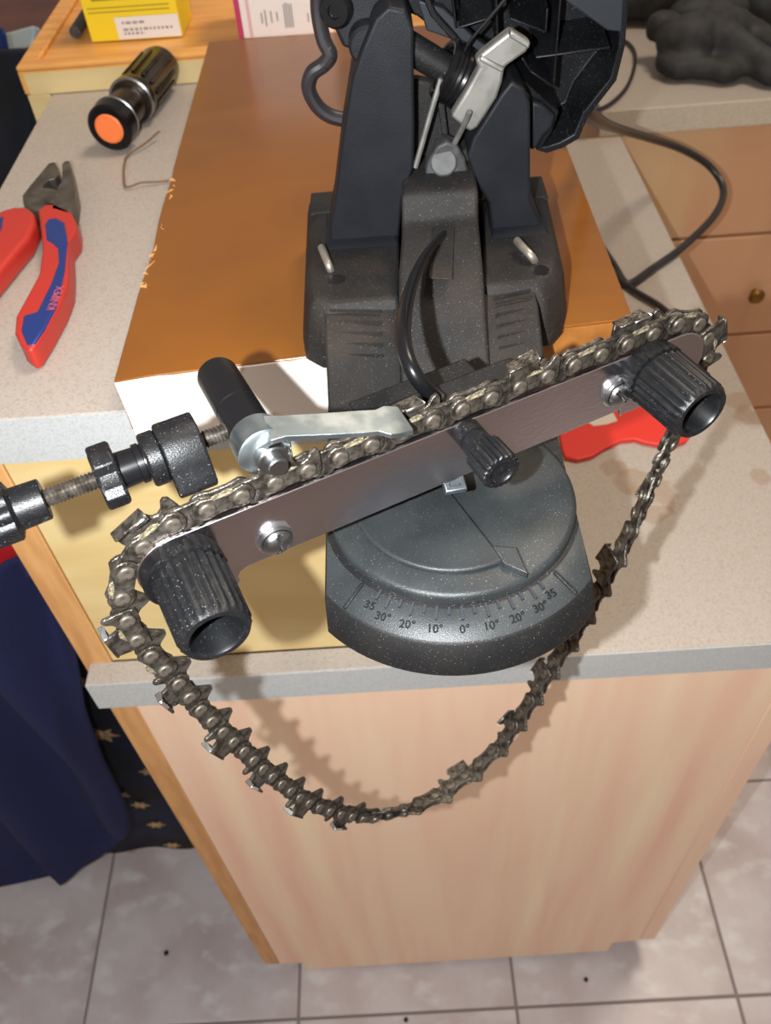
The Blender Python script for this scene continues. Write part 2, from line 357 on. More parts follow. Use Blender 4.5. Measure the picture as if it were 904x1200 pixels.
# scale plate area and ticks
for dg_ in range(-35, 36, 5):
    a = math.radians(dg_); d = Vector((math.sin(a), -math.cos(a), 0)); s = Vector((math.cos(a), math.sin(a), 0))
    L_ = .0470 if dg_ % 10 == 0 else .0455
    if abs(dg_) == 35: L_ = .0458
    zz = lambda r: .9908 - (r - .0435) / .0097 * .0036
    q = [D0 + d * .0430 - s * .0004, D0 + d * .0430 + s * .0004, D0 + d * L_ + s * .0004, D0 + d * L_ - s * .0004]
    rr = [.0435, .0435, L_, L_]
    pts = [Vector((p.x, p.y, zz(r) - .0003)) for p, r in zip(q, rr)]
    pri('tick', pts, (0, 0, .0009), 'edge', neck, smooth=0)
for dg_, s_ in [(-36, '35'), (-29.5, '30°'), (-20, '20°'), (-10, '10°'), (0.5, '0°'), (10, '10°'), (20, '20°'), (29.5, '30°'), (36, '35')]:
    a = math.radians(dg_); d = Vector((math.sin(a), -math.cos(a), -.0)); s = Vector((math.cos(a), math.sin(a), 0))
    r = .0497 if abs(dg_) < 33 else .0482; p = D0 + d * r; p.z = .9908 - (r - .0435) / .0097 * .0036 + .00005
    nv = (d * .0036 + Vector((0, 0, .0097))).normalized()
    s2 = s * .75 + Vector((1, 0, 0)) * .25; s2 = (s2 - nv * s2.dot(nv)).normalized()
    text('number', s_, .0037, p, s2, nv.cross(s2), 'engr', neck, .00018)
for sg in (-1, 1):
    a = math.radians(43 * sg); d = Vector((math.sin(a), -math.cos(a), 0)); s = Vector((math.cos(a), math.sin(a), 0)) * sg
    q = [D0 + d * .0438, D0 + d * .0530, D0 + d * .0530 + s * .0012, D0 + d * .0438 + s * .0012]
    pts = [Vector((q[0].x, q[0].y, .9904)), Vector((q[1].x, q[1].y, .9869)), Vector((q[2].x, q[2].y, .9869)), Vector((q[3].x, q[3].y, .9904))]
    pri('stop_mark', pts, (0, 0, .0011), 'plastic', neck, bevel=.0003)
# turntable disc
DC = Vector((.0162, -.1043, .9885))
disc = lat('turntable', [(0, 41.8), (4.2, 41.8), (5.4, 41.2), (6.0, 40.0), (6.3, 30), (6.3, 1)], DC, (0, 0, 1), 'disc', gr, n=96, smooth=40)
pts = []
for i in range(31):
    a = math.pi * i / 30; pts.append(DC + (-U) * (.0335 * math.sin(a)) + NR * (.0335 * math.cos(a)) + ZZ * .0060)
pri('raised_segment', pts, (0, 0, .0022), 'disc', disc, bevel=.0019, seg=4)
q = [DC + U * -.0006 + NR * .027, DC + U * .0056 + NR * .0315, DC + U * .0030 + NR * .0418, DC + U * -.0012 + NR * .0350]
pri('pointer', [p + ZZ * .0058 for p in q], (0, 0, .0030), 'disc', disc, bevel=.0004)
# neck ramp with ribs
prof = [(.012, .9835), (.012, 1.0105), (-.018, 1.008), (-.034, 1.000), (-.050, .9915), (-.066, .9895), (-.066, .974), (-.0165, .974), (-.0165, .9835)]
pri('neck', [(XL + .0006, y, z) for y, z in prof], (XR - XL - .0012, 0, 0), 'dusty', gr, bevel=.001)
# foot
def fr(z, i, fb=0):
    return [Vector(p) for p in [(-.0395 + i, .080 - i, z), (-.0390 + i, .004 + i * .3, z), (-.0372 + i, -.0095 + i * .6 - fb, z), (-.0300 + i, -.0165 + i - fb, z), (.0655 - i, -.0120 + i - fb, z), (.0720 - i, -.004 + i * .6 - fb, z), (.0765 - i, .010 + i * .3, z), (.0795 - i, .080 - i, z)]]
v, f = loft([fr(.9828, 0), fr(.990, .0008, .001)])
foot = mk('foot', v, f, 'dusty', gr, bevel=.0012)
def pad(z, i, side):
    q_ = fr(z, i, .002)
    if side < 0: return [q_[0], q_[1], q_[2], q_[3], Vector((.0030, q_[3].y, z)), Vector((.0075, q_[0].y, z))]
    return [Vector((.0455, q_[0].y, z)), Vector((.0375, q_[4].y, z)), q_[4], q_[5], q_[6], q_[7]]
for sd_ in (-1, 1):
    v, f = loft([pad(.9895, .0010, sd_), pad(1.003, .0030, sd_), pad(1.0085, .0045, sd_), pad(1.012, .0075, sd_)]); mk('foot_pad', v, f, 'dusty', gr, bevel=.0012)
for sx, (a0, a1) in ((-1, (-.0245, -.004)), (1, (.041, .056))):
    for k in range(6):
        y = -.012 - k * .0042; z = 1.0095 if y > -.018 else 1.0085 - (-.018 - y) * .52
        dd = .003 * sx
        pts = [(a0, y + .0 + max(-dd, 0) , z - .0004), (a1, y + max(dd, 0), z - .0004), (a1, y + max(dd, 0) - .0008, z - .0004), (a0, y - .0008 + max(-dd, 0), z - .0004)]
        pri('rib', pts, (0, 0, .0009), 'dusty', foot)
# flat discs with the screw wells' shade put into their black, and bent pins
for (hx, hy, pts) in (((-.0215), .0045, [(377, 290, 1.0165), (381, 300, 1.0160), (387, 315, 1.0130), (391, 330, 1.002)]), (.0612, .0005, [(606, 282, 1.0165), (614, 291, 1.0165), (625, 303, 1.0140), (631, 318, 1.003)])):
    lat('well_shade_disc', [(0, 3.6), (.62, 3.6), (.62, .5)], (hx, hy, 1.0115), (0, 0, 1), 'hole', foot, n=24)
    tube('bent_pin', [onz(a, b, c) for a, b, c in pts], .00165, 'pin', gr, n=12)
# spine
sp = [(.060, 1.038, .0085, .0385), (.025, 1.0385, .0078, .0378), (.0215, 1.0375, .0072, .0377), (.0165, 1.0285, .0066, .0375), (.013, 1.0270, .0065, .0374), (-.010, 1.0225, .0040, .0366), (-.022, 1.015, .0032, .0363), (-.034, 1.006, .0024, .0362), (-.050, .9955, .0020, .0360)]
rings = []
for y, z, a, b in sp: rings.append([Vector((a - .0012, y, 1.0 if y > -.03 else .985)), Vector((b + .0015, y, 1.0 if y > -.03 else .985)), Vector((b, y, z)), Vector((a, y, z))])
v, f = loft(rings); spine = mk('spine', v, f, 'dusty', gr, bevel=.0014, seg=3)
pri('spine_plaque', [onz(a, b, c) for a, b, c in [(507, 262, 1.0270), (533, 268, 1.0270), (530, 328, 1.0232), (503, 327, 1.0232)]], (0, 0, .0005), 'dusty', spine, bevel=.0004)
pts = [onz(476, 252, 1.0300), onz(505, 240, 1.0330), onz(535, 266, 1.0300), onz(529, 328, 1.0226), onz(505, 327, 1.0226)]
# black bent rod from the spine to the chain stop
tube('bent_rod', [onz(519, 274, 1.030), onz(497, 302, 1.038), onz(481, 340, 1.047), onz(473, 380, 1.053), onz(476, 415, 1.053), onz(489, 443, 1.049), B(35, -3, -9)], lambda t: .0012 + .0012 * min(1, t * 2.2), 'rubber', gr, n=14)
lat('ferrule', [(0, 2.5), (5, 2.5), (5.5, 1.5)], B(33.5, -1, -12), B(38, -6, -6) - B(33.5, -1, -12), 'bolt', gr, n=16)
# columns
def colmn(px, y0, y1, name='column', mm='column', bev=.0012):
    return pri(name, [ony(a, b, y0) for a, b in px], (0, y1 - y0, 0), mm, gr, bevel=bev, seg=3)
colmn([(386, 290), (388, 262), (392, 243), (402, 160), (413, 92), (424, 60), (440, 22), (455, 8), (476, 12), (485, 34), (485.5, 110), (486, 150), (485, 197), (472, 235), (467, 288)], .033, .056)
colmn([(577, 276), (573, 238), (558, 214), (548, 184), (555, 162), (588, 110), (600, 95), (616, 104), (622, 122), (622, 234), (635, 262), (636, 272)], .033, .056)
lat('pivot_boss', [(0, 7), (12, 7), (13, 6)], ony(430, 40, .052), (-.0, -1, 0), 'column', gr, n=28)
# fillets at column feet
for a, b in ((-.0265, .0055), (.0445, .0695)):
    v, f = loft([[Vector((a, .0265, 1.0115)), Vector((b, .0265, 1.0115)), Vector((b, .058, 1.0115)), Vector((a, .058, 1.0115))], [Vector((a + .001, .0300, 1.0135)), Vector((b - .001, .0300, 1.0135)), Vector((b - .001, .057, 1.0135)), Vector((a + .001, .057, 1.0135))]])
    mk('column_base', v, f, 'column', gr, bevel=.001)
# web between the columns
pri('rear_web', [ony(a, b, .052) for a, b in [(478, 92), (505, 96), (524, 118), (548, 140), (566, 150), (566, 235), (478, 235)]], (0, .006, 0), 'dusty', gr, bevel=.001)
box('rear_wall', -.034, .074, .0585, .078, .9906, 1.0125, 'dusty', gr, bevel=.001)
pri('web_rib', [ony(a, b, .046) for a, b in [(510, 102), (518, 98), (527, 168), (520, 168)]], (0, .008, 0), 'dusty', gr, bevel=.0005)
pri('web_rib', [ony(a, b, .040) for a, b in [(557, 166), (566, 156), (572, 160), (548, 192), (540, 180)]], (0, .010, 0), 'dusty', gr, bevel=.0008)
pri('clip_plate', [ony(a, b, .036) for a, b in [(497, 212), (502, 190), (512, 172), (524, 166), (536, 171), (545, 185), (550, 205), (550, 218), (497, 218)]], (0, .008, 0), 'greyplastic', gr, bevel=.001)
lat('clip_pin', [(0, 5.5), (1.2, 5.5), (1.7, 4.8), (1.8, .5)], ony(520, 190, .036), ony(520, 190, .036) * -1 + CAM, 'greyplastic', gr, n=28)
# shaft and spring
S0, S1 = ony(455, 40, .045), ony(600, 128, .045); SD = (S1 - S0)
lat('pivot_shaft', [(0, 5.6), (SD.length * 1000, 5.6)], S0, SD, 'plastic', gr, n=28)
sx_, sy_ = frame(SD); hel = []
for i in range(0, 5 * 20 + 1):
    a = 2 * math.pi * i / 20; hel.append(S0 + SD * (.43 + .18 * i / 100) + (sx_ * math.cos(a) + sy_ * math.sin(a)) * .0098)
tube('spring', hel, .00165, 'rubber', gr, n=8, cm=0)
tube('spring_wire', [ony(517, 92, .036), ony(503, 140, .036), ony(487, 196, .036)], .0011, 'lever', gr, n=8)
tube('spring_hook', [ony(550, 131, .026), ony(546, 142, .028), ony(533, 168, .034)], .0011, 'lever', gr, n=8)
# stepped steel lever
lp = [(599, 36), (622, 50), (618, 61), (592, 79), (589, 96), (583, 115), (560, 150), (552, 155), (545, 151), (529, 137), (546, 108), (562, 80), (557, 71), (566, 62)]
lv = pri('tilt_lever', [ony(a, b, .030) for a, b in lp], (0, .006, 0), 'lever', gr, bevel=.0012, seg=3)
pri('lever_step', [ony(a, b, .027) for a, b in [(599, 36), (622, 50), (620, 58), (597, 44)]], (0, .004, 0), 'lever', lv, bevel=.0006)
pri('lever_step', [ony(a, b, .0285) for a, b in [(562, 72), (564, 66), (592, 80), (589, 86)]], (0, .004, 0), 'lever', lv, bevel=.0006)
# motor head: hollow ribbed shell
HO = [(505, -140), (740, -140), (737, 0), (733, 55), (723, 95), (705, 118), (690, 137), (679, 163), (660, 174), (641, 180), (628, 176), (640, 152), (648, 133), (628, 118), (608, 100), (585, 92), (556, 80), (530, 48), (505, 20), (492, -10)]
hc = Vector((615, 10, 0))
def HP(a, b, y): return ony(a, b, y)
outer = [HP(a, b, .050) for a, b in HO]; outb = [HP(a, b, .050) + Vector((0, .05, .012)) for a, b in HO]
def inset(P, k):
    n = len(P); out = []
    for i in range(n):
        a, b, c = Vector((*P[i - 1], 0)), Vector((*P[i], 0)), Vector((*P[(i + 1) % n], 0))
        e1 = (b - a).normalized(); e2 = (c - b).normalized(); nn_ = Vector((-(e1.y + e2.y), e1.x + e2.x, 0)).normalized()
        out.append((b.x + nn_.x * k, b.y + nn_.y * k))
    return out
HI = inset(HO, 8)
inner = [HP(a, b, .050) for a, b in HI]; innb = [p + Vector((0, .022, .004)) for p in inner]
n = len(HO); v = outer + inner + innb + outb; f = []
for i in range(n):
    j = (i + 1) % n
    f += [(i, j, n + j, n + i), (n + i, n + j, 2 * n + j, 2 * n + i), (i, 3 * n + i, 3 * n + j, j)]
f += [tuple(range(2 * n, 3 * n)), tuple(range(4 * n - 1, 3 * n - 1, -1))]
head = mk('motor_head', v, f, 'deep', gr, bevel=.0008, smooth=30)
def rib(p, q, wd=3, y0=.0495, dp=.022, mm='deep'):
    a = Vector((*p, 0)); b = Vector((*q, 0)); d = (b - a).normalized(); s = Vector((-d.y, d.x, 0)) * wd / 2
    pr_ = [a - s, b - s, b + s, a + s]
    pri('rib', [HP(t.x, t.y, y0) for t in pr_], (0, dp, .004), mm, head, bevel=.0004)
for p, q in [((662, -60), (649, 104)), ((628, 68), (716, 56)), ((526, -40), (535, 34)), ((538, 33), (580, 20)), ((580, -60), (584, 60)), ((598, 22), (640, 38)), ((640, 38), (642, 10)), ((600, -10), (660, -8)), ((612, 68), (622, 84)), ((622, 84), (650, 103))]:
    rib(p, q)
pri('cover_plate', [HP(a, b, .0500) for a, b in [(652, -40), (664, 2), (712, 36), (730, 38), (733, -40)]], (0, .004, 0), 'edge', head, bevel=.0006)
pri('cover_plate', [HP(a, b, .052) for a, b in [(490, 0), (520, 10), (556, 44), (572, 55), (562, 62), (534, 48), (500, 36)]], (0, .006, 0), 'edge', head, bevel=.0006)
pri('motor_lug', [ony(a, b, .046) for a, b in [(622, 118), (636, 122), (652, 136), (648, 150), (638, 160), (630, 174), (622, 178)]], (0, .02, 0), 'column', gr, bevel=.002, seg=3)
br = pri('bracket', [ony(a, b, .048) for a, b in [(380, -40), (384, 12), (393, 36), (402, 56), (412, 59), (424, 46), (440, 22), (462, -10), (470, -50)]], (0, .014, 0), 'column', gr, bevel=.0015, seg=3)
lat('bolt_head', [(0, 6), (4, 6), (5, 5), (5, 2.6), (3.6, 2.4)], ony(396, 10, .048), (-.25, -1, .1), 'rubber', br, n=24)
pri('head_arm', [ony(a, b, .058) for a, b in [(462, -60), (466, 10), (490, 20), (520, 44), (540, 10), (520, -60)]], (0, .02, 0), 'deep', gr, bevel=.001)
tube('cross_wire', [ony(a, b, .040) for a, b in [(600, -10), (575, 20), (553, 46), (545, 60)]], .0007, 'rubber', gr, n=6)
# cords of the grinder
tube('short_cord', [ony(374, -30, .07), ony(373, 10, .07), ony(379, 45, .068), ony(387, 64, .066), ony(379, 76, .066), ony(366, 86, .066), ony(362, 104, .066), ony(372, 124, .066), ony(388, 136, .066), ony(410, 141, .066)], .0031, 'cord', gr, n=12)
zc = .7500
tube('power_cord', [ony(676, 118, .09), ony(694, 137, .12), onz(722, 150, .90), onz(762, 162, .83), onz(800, 175, .79), onz(832, 195, .765), onz(848, 222, zc), onz(838, 252, zc), onz(800, 290, zc), onz(765, 315, zc), onz(737, 333, zc), onz(722, 322, zc), onz(700, 300, zc), onz(690, 290, zc)], .0037, 'cord', gr, n=12)
tube('power_cord', [onz(700, 280, zc), onz(719, 308, zc), onz(738, 336, zc), onz(778, 362, zc), onz(812, 400, zc), onz(805, 440, zc), onz(770, 455, zc)], .0028, 'cord', gr, n=12)
# ---------------------------------------------------------------- vise (on the grinder)
def bp(name, pts, o0, o1, m, parent, **k): return pri(name, [B(s, h, o0) for s, h in pts], NR * ((o1 - o0) * .001), m, parent, **k)
def arc(cx_, cy_, r, a0, a1, n=14): return [(cx_ + r * math.cos(math.radians(a0 + (a1 - a0) * i / n)), cy_ + r * math.sin(math.radians(a0 + (a1 - a0) * i / n))) for i in range(n + 1)]
bar = arc(117, -15.2, 11.4, -75, 90) + arc(-52, -15.2, 11.4, 90, 240, 18) + [(-50, -31), (-47, -33.3), (-39.5, -33.3), (-37.2, -31), (-37.4, -29), (-36.4, -27.2), (-34, -26.2), (96.8, -25.8), (97.2, -28), (97.9, -29.3), (98.2, -28.2), (110, -28.4), (113, -27.5)]
bp('guide_plate', bar, 2.0, 3.2, 'steel', gr, bevel=.00025)
bp('guide_plate', bar, -3.2, -2.0, 'steel', gr, bevel=.00025)
bp('vise_body', [(10, -4.5), (66, -4.5), (70, -9), (66, -25), (10, -25), (6, -9)], -17, -3.3, 'plastic', gr, bevel=.0012, seg=3)
bp('vise_foot', [(16, -24), (60, -24), (60, -47.6), (16, -47.6)], -34, -21, 'plastic', gr, bevel=.001)
bp('vise_foot', [(16, -14), (60, -14), (60, -24.8), (16, -24.8)], -34, -17.2, 'plastic', gr, bevel=.001)
# square nut showing below the plate
p = onz(531, 567, B(0, -31)[2]); v, f = lathe([(0, 5.0), (2, 5.0), (2.4, 4.6), (2.4, 2.4), (1.4, 2.2)], p, (NR * .35 + ZZ), 4, rot=.95)
mk('nut', v, f, 'zinc', gr, bevel=.0004)
def knob(s, h, r, L_, name, hole=True, fl_=24, root=None, parent=gr):
    pr_ = [(3.2, r * 1.02, .0), (4.0, r * 1.06, .0), (8.6, r * 1.06, 1.0), (9.0, r * 1.06, 1.0), (9.3, r * .95, 0), (9.9, r * .95, 0), (10.2, r * 1.02, 1.1), (L_ - 2, r * 1.0, .9), (L_ - .8, r * .97, .1), (L_, r * .93, 0)]
    pr_ += [(L_, r * .77, 0), (L_ - 1, r * .72, 0), (L_ - 14, r * .66, 0), (L_ - 14, .4, 0)] if hole else [(L_, .4, 0)]
    v, f = lathe(pr_, B(s, h, 0), NR, 120, fl_)
    fm = [0] * len(f)
    if hole:
        for k in range(len(pr_) - 4, len(pr_) - 1):
            for i in range(120): fm[k * 120 + i] = 1
        fm[-1] = 1
    return mk(name, v, f, 'knob', parent, mats=['knob', 'hole'], fm=fm, smooth=50)
knob(-50.3, -13.6, 9.6, 31, 'clamp_knob')
knob(104.0, -10.6, 9.4, 29.5, 'clamp_knob')
# crescent collars behind the knobs
lat('collar', [(3.2, 10.9), (7.5, 10.9), (8.2, 10.3), (8.2, 3)], B(-52, -15.2, 0), NR, 'rubber', gr, n=48)
# centre screw knob
v, f = lathe([(3.2, 4.4), (7.5, 4.4), (7.6, 4.1), (8.1, 4.1), (8.2, 4.4), (12.5, 4.5), (13.0, 5.5, .8), (22.0, 5.7, .9), (22.8, 5.4, .8), (23, 5.0), (23, 3.9), (22.2, 3.4), (21.8, 1.5), (22.4, .3)], B(38.3, -7.6, 0), NR, 84, 20)
mk('centre_knob', v, f, 'knob', gr, smooth=50)
# slotted screws with washers
def screw(s, h, ang):
    o = lat('washer', [(3.2, 5.6), (4.0, 5.6), (4.3, 5.2), (4.4, 2)], B(s, h), NR, 'bright', gr, n=32)
    lat('lock_washer', [(4.3, 5.0), (5.0, 5.0), (5.3, 4.6), (5.3, 2)], B(s, h), NR, 'bolt', gr, n=32)
    v = []; f = []; NRi, NA = 10, 40
    for i in range(NRi + 1):
        r = 4.4 * i / NRi
        for k in range(NA):
            a = 2 * math.pi * k / NA; x = r * math.cos(a); y = r * math.sin(a)
            z = 5.2 + 2.6 * math.sqrt(max(0, 1 - (r / 4.45) ** 2))
            if abs(x * math.sin(ang) - y * math.cos(ang)) < .55: z = min(z, 6.3) if r < 4.2 else z
            v.append(B(s + x, h + y, z))
    for i in range(NRi):
        for k in range(NA): f.append((i * NA + k, i * NA + (k + 1) % NA, (i + 1) * NA + (k + 1) % NA, (i + 1) * NA + k))
    mk('screw_head', v, f, 'bolt', gr, smooth=25)
screw(-24.4, -18.8, math.radians(80)); screw(93.6, -16.2, math.radians(-50))
# ---------------------------------------------------------------- chain stop (threaded rod, nuts, lever)
ro, rh = -13.5, 9.8
A_ = lambda s: B(s, rh, ro)
pr_ = []; s = -92.0
while s < -26: pr_ += [(s + 92, 2.55), (s + 92 + .5, 2.05)]; s += 1.0
lat('threaded_rod', pr_, A_(-92), U, 'thread', gr, n=20, smooth=0)
lat('end_knob', [(0, 3), (0, 6.6), (.8, 7.6, .9), (9, 7.6, .9), (9.6, 6.6), (10, 5.7), (17.0, 5.5), (17.3, 5.1), (17.3, 3)], A_(-93.5), U, 'knob', gr, n=60, flute=10, smooth=35)
# winged nut: four flats
v = []; ringA = []
for t, r, am in [(0, 8.6, 0), (.6, 9.2, 0), (5.6, 9.2, 0), (6.2, 8.4, 0)]:
    rg = []
    for i in range(24):
        a = 2 * math.pi * i / 24; rr = r * (1.0 if math.cos(4 * a) > .0 else .80)
        rg.append(A_(-62.8 + t) + (ZZ * math.cos(a + .3) + NR * math.sin(a + .3)) * rr * .001)
    ringA.append(rg)
v, f = loft(ringA); mk('lobed_nut', v, f, 'knob', gr, bevel=.0005, smooth=25)
lat('collar', [(0, 5.0), (4.8, 4.8), (5.0, 5.4), (6.6, 5.4), (6.8, 4.9), (9.0, 5.2), (9.5, 3)], A_(-56.8), U, 'rubber', gr, n=32)
lat('collar', [(0, 6.9), (.6, 7.4), (4.0, 7.4), (4.4, 6.8)], A_(-49.6), U, 'knob', gr, n=32)
# stop block with a hooked tooth
def BR(s, a, r): return A_(s) + (ZZ * math.cos(a) + NR * math.sin(a)) * r * .001
blk = []
for t in (0, .5, 10.2, 10.8):
    ins = .5 if t in (0, 10.8) else 0
    rg = [BR(-45.2 + t, math.radians(a), r - ins) for a, r in [(-95, 7.6), (-60, 7.8), (-35, 8.2), (-20, 8.9), (0, 8.6), (20, 8.9), (40, 8.6), (62, 8.9), (84, 9.4), (100, 10.6), (112, 13.0), (122, 13.0), (132, 9.2), (150, 7.6), (180, 7.4), (220, 7.2)]]
    blk.append(rg)
v, f = loft(blk); mk('stop_block', v, f, 'knob', gr, bevel=.0004, smooth=40)
# handle sleeve pointing back, pivot bolt, zinc lever
lat('handle_sleeve', [(-39.5, 5.0), (-39, 5.8), (-38, 6.1), (-21.0, 6.2), (-20.8, 5.8), (-20.4, 6.2), (-9, 6.3), (-4, 6.5), (-3, 5.9), (-3, 2)], B(-21, 9.3, 0), NR, 'rubber', gr, n=40)
lat('pivot_nut', [(-1, 4.6), (2.0, 4.6), (2.4, 4.2), (2.4, 2.9), (5.0, 2.9), (5.3, 2.5), (5.3, .3)], B(-19.6, 8.2, 0), NR, 'bolt', gr, n=20)
zl = P1.z
top = [(292, 492), (308, 487), (330, 486.5), (378, 484), (420, 481), (440, 480), (450, 475.5), (466, 476), (484, 503)]
bot = [(298, 528), (318, 516), (335, 511), (385, 509), (425, 507), (445, 505), (458, 509), (470, 508), (484, 505)]
hh = [.0150, .0160, .0155, .0135, .0118, .0105, .0100, .0090, .0060]
ringL = []
for (a, b), (c, d), h in zip(top, bot, hh):
    p, q = onz(a, b, zl + h), onz(c, d, zl + h - .0005)
    if (c, d) == (298, 528): q = onz(c, d, zl + h - .004)
    ringL.append([p, q, q - ZZ * .0016, p - ZZ * .0016])
v, f = loft(ringL); mk('stop_lever', v, f, 'zinc', gr, bevel=.0004, smooth=40)
v, f = lathe([(-9.0, 6.2), (-9.0, 7.3), (-1.5, 7.5), (-1.1, 7.0), (-1.1, 3)], B(-20.6, 8.9, 0), NR, 32); mk('lever_eye', v, f, 'zinc', gr, smooth=40)
pri('lever_tab', [onz(a, b, zl + .010) for a, b in [(331, 512), (350, 507), (353, 511), (346, 516), (333, 519)]], (0, 0, .001), 'bright', gr)
# ---------------------------------------------------------------- saw chain
ch = thing('saw_chain', 'oily saw chain looped over the guide plates and hanging in front of the cabinet', 'chain', B(35, 0, 0))
path = [(-40, .2), (-48, 0), (-55.5, -2.2), (-62.5, -7.4), (-67.3, -14.5), (-70, -25), (-70.5, -37), (-68.5, -51), (-65.5, -66), (-62.7, -86), (-56.8, -115.4), (-47.3, -157), (-34.2, -199), (-12.3, -237), (10.2, -254), (37, -259), (62.8, -248), (79, -225.3), (95.4, -190), (106.6, -166), (114, -138), (120.4, -113.3), (124.6, -89), (127.4, -64.7), (129.6, -48.5), (132.0, -36), (132.8, -25), (131, -13), (126, -4.5), (118, -.3), (108, .2), (80, .2), (50, .2), (20, .2), (-10, .2)]
pc = catmull([Vector((s, h, 0)) for s, h in path], 24, True)
pc.append(pc[0]); cum = [0]
for i in range(1, len(pc)): cum.append(cum[-1] + (pc[i] - pc[i - 1]).length)
tot = cum[-1]; pitch0 = 9.525; NP = int(round(tot / pitch0 / 4)) * 4; pitch = tot / NP
def at(t):
    t %= tot; lo, hi = 0, len(cum) - 1
    while hi - lo > 1:
        m_ = (lo + hi) // 2
        if cum[m_] <= t: lo = m_
        else: hi = m_
    return pc[lo].lerp(pc[hi], (t - cum[lo]) / max(1e-9, cum[hi] - cum[lo]))
def twist(p):      # the free hanging run turns about its own length
    s, h = p.x, p.y; k = max(0, min(1, (-h - 40) / 90))
    if s > 20: return math.radians(-85) * k
    return math.radians(18 * k) * (1 if s < 0 else 1 - s / 20) + math.radians(-85) * k * max(0, min(1, (s + 20) / 40))
off2 = lambda p: -6 * max(0, min(1, (-p.y - 40) / 120)) * max(0, min(1, (p.x - 10) / 80))
rv = [at(i * pitch) for i in range(NP)]
def wp(p): return B(p.x, p.y, off2(p))
def plate_mesh(name, outline, z0, z1, m, mats=None, extra=None):
    v, f = prism([Vector((x * .001, y * .001, z0 * .001)) for x, y in outline], (0, 0, (z1 - z0) * .001)); fm = [0] * len(f)
    for ex in (extra or []):
        o = len(v); v += ex[0]; f += [tuple(i + o for i in t) for t in ex[1]]; fm += ex[2]
    o = mk(name, v, f, m, None, smooth=30, mats=mats, fm=fm if mats else None, bevel=.00022, seg=1); return o
h2 = pitch / 2
fig8 = arc(h2, 0, 3.9, -90, 75, 8) + [(2.4, 3.0), (-2.4, 3.0)] + arc(-h2, 0, 3.9, 105, 270, 8) + [(-1.8, -3.1), (1.8, -3.1)]
drv = arc(h2, 0, 3.3, -60, 90, 6) + [(1.5, 3.1), (-1.5, 3.1)] + arc(-h2, 0, 3.3, 90, 240, 6) + [(-3.6, -4.4), (-1.2, -7.2), (.4, -7.6), (2.0, -6.2), (4.2, -4.2)]
cut = [(-8.2, -3.6), (-3, -3.6), (-1.8, -2.9), (1.8, -2.9), (3, -3.6), (8.0, -3.6), (8.9, -1.5), (9.0, 2.0), (8.8, 5.6), (7.8, 6.6), (6.6, 6.0), (5.2, 3.9), (3.4, 3.2), (2.0, 4.0), (1.0, 6.6), (.9, 7.6), (-8.6, 6.6), (-8.8, 3)]
def tbox(pts, mi): v, f = prism([Vector(p) * .001 for p in pts[:4]], Vector(pts[4]) * .001); return v, f, [mi] * len(f)
def mkcut(sg):
    z0, z1 = (.75, 2.0) if sg > 0 else (-2.0, -.75)
    tp_ = [(-8.8, 6.3, 2.3 * sg), (1.0, 7.3, 2.3 * sg), (2.0, 7.5, -2.2 * sg), (-8.2, 6.5, -1.6 * sg), (0, .9, 0)]
    v, f, fm = tbox(tp_, 0)
    # ground cutting edge
    e, g, em = tbox([(.9, 6.4, 2.35 * sg), (1.9, 6.6, -2.25 * sg), (2.1, 8.5, -2.3 * sg), (.9, 8.3, 2.4 * sg), (.45, 0, 0)], 1)
    e2, g2, em2 = tbox([(-3.5, 6.3, -1.7 * sg), (1.9, 6.9, -2.2 * sg), (1.9, 8.3, -2.2 * sg), (-3.5, 7.7, -1.7 * sg), (0, 0, -.45 * sg)], 1)
    return plate_mesh('cutter', cut, z0, z1, 'chain', ['chain', 'bright', 'grime'], [(v, f, fm), (e, g, em), (e2, g2, em2)])
# depth: lateral axis = +NR side towards viewer
protos = {}
def link_obj(kind, maker):
    if kind not in protos: protos[kind] = maker(); protos[kind + '_used'] = False
    p = protos[kind]
    if not protos[kind + '_used']: protos[kind + '_used'] = True; o = p
    else: o = p.copy(); COL.objects.link(o)
    o.parent = ch; return o
base = ch.location
def place(o, a, b, flip=False):
    pa, pb = wp(a), wp(b); mid = (pa + pb) / 2; t = (pb - pa).normalized()
    nrm = NR.copy(); tw = twist((a + b) / 2)
    lat_ = (nrm - t * nrm.dot(t)).normalized(); lat_ = Quaternion(t, tw) @ lat_
    up = lat_.cross(t)                       # outward side of the loop
    mt = Matrix((t, up, lat_)).transposed()
    o.rotation_mode = 'QUATERNION'; o.rotation_quaternion = mt.to_quaternion(); o.location = mid - base
# loop runs: top run from right to left?  orient so that +up is outwards
def ring8(): return plate_mesh('tie_strap', fig8, .75, 2.0, 'chain')
def ring8b(): return plate_mesh('tie_strap', fig8, -2.0, -.75, 'chain')
def drive(): return plate_mesh('drive_link', drv, -.65, .65, 'chain')
def rivm():
    v, f = lathe([(-2.9, 1.3), (-2.7, 2.2), (-2.0, 2.4), (2.0, 2.4), (2.45, 2.4), (2.75, 2.1), (2.85, 1.4), (2.6, .3)], (0, 0, 0), (0, 0, 1), 14); return mk('rivet', v, f, 'rivet', None, smooth=50)
def grimem():
    bm = bmesh.new(); bmesh.ops.create_icosphere(bm, subdivisions=2, radius=.001)
    for q_ in bm.verts:
        k = 1 + .5 * noise.noise(q_.co * 1500); q_.co = Vector((q_.co.x * 3.6 * k, q_.co.y * .9 * k, q_.co.z * .7 * k))
    me = bpy.data.meshes.new('grime'); bm.to_mesh(me); bm.free(); me.materials.append(M['grime'])
    o = bpy.data.objects.new('grime', me); COL.objects.link(o); return o
ccw = sum(rv[i].x * rv[(i + 1) % NP].y - rv[(i + 1) % NP].x * rv[i].y for i in range(NP)) > 0
if ccw: rv = rv[::-1]
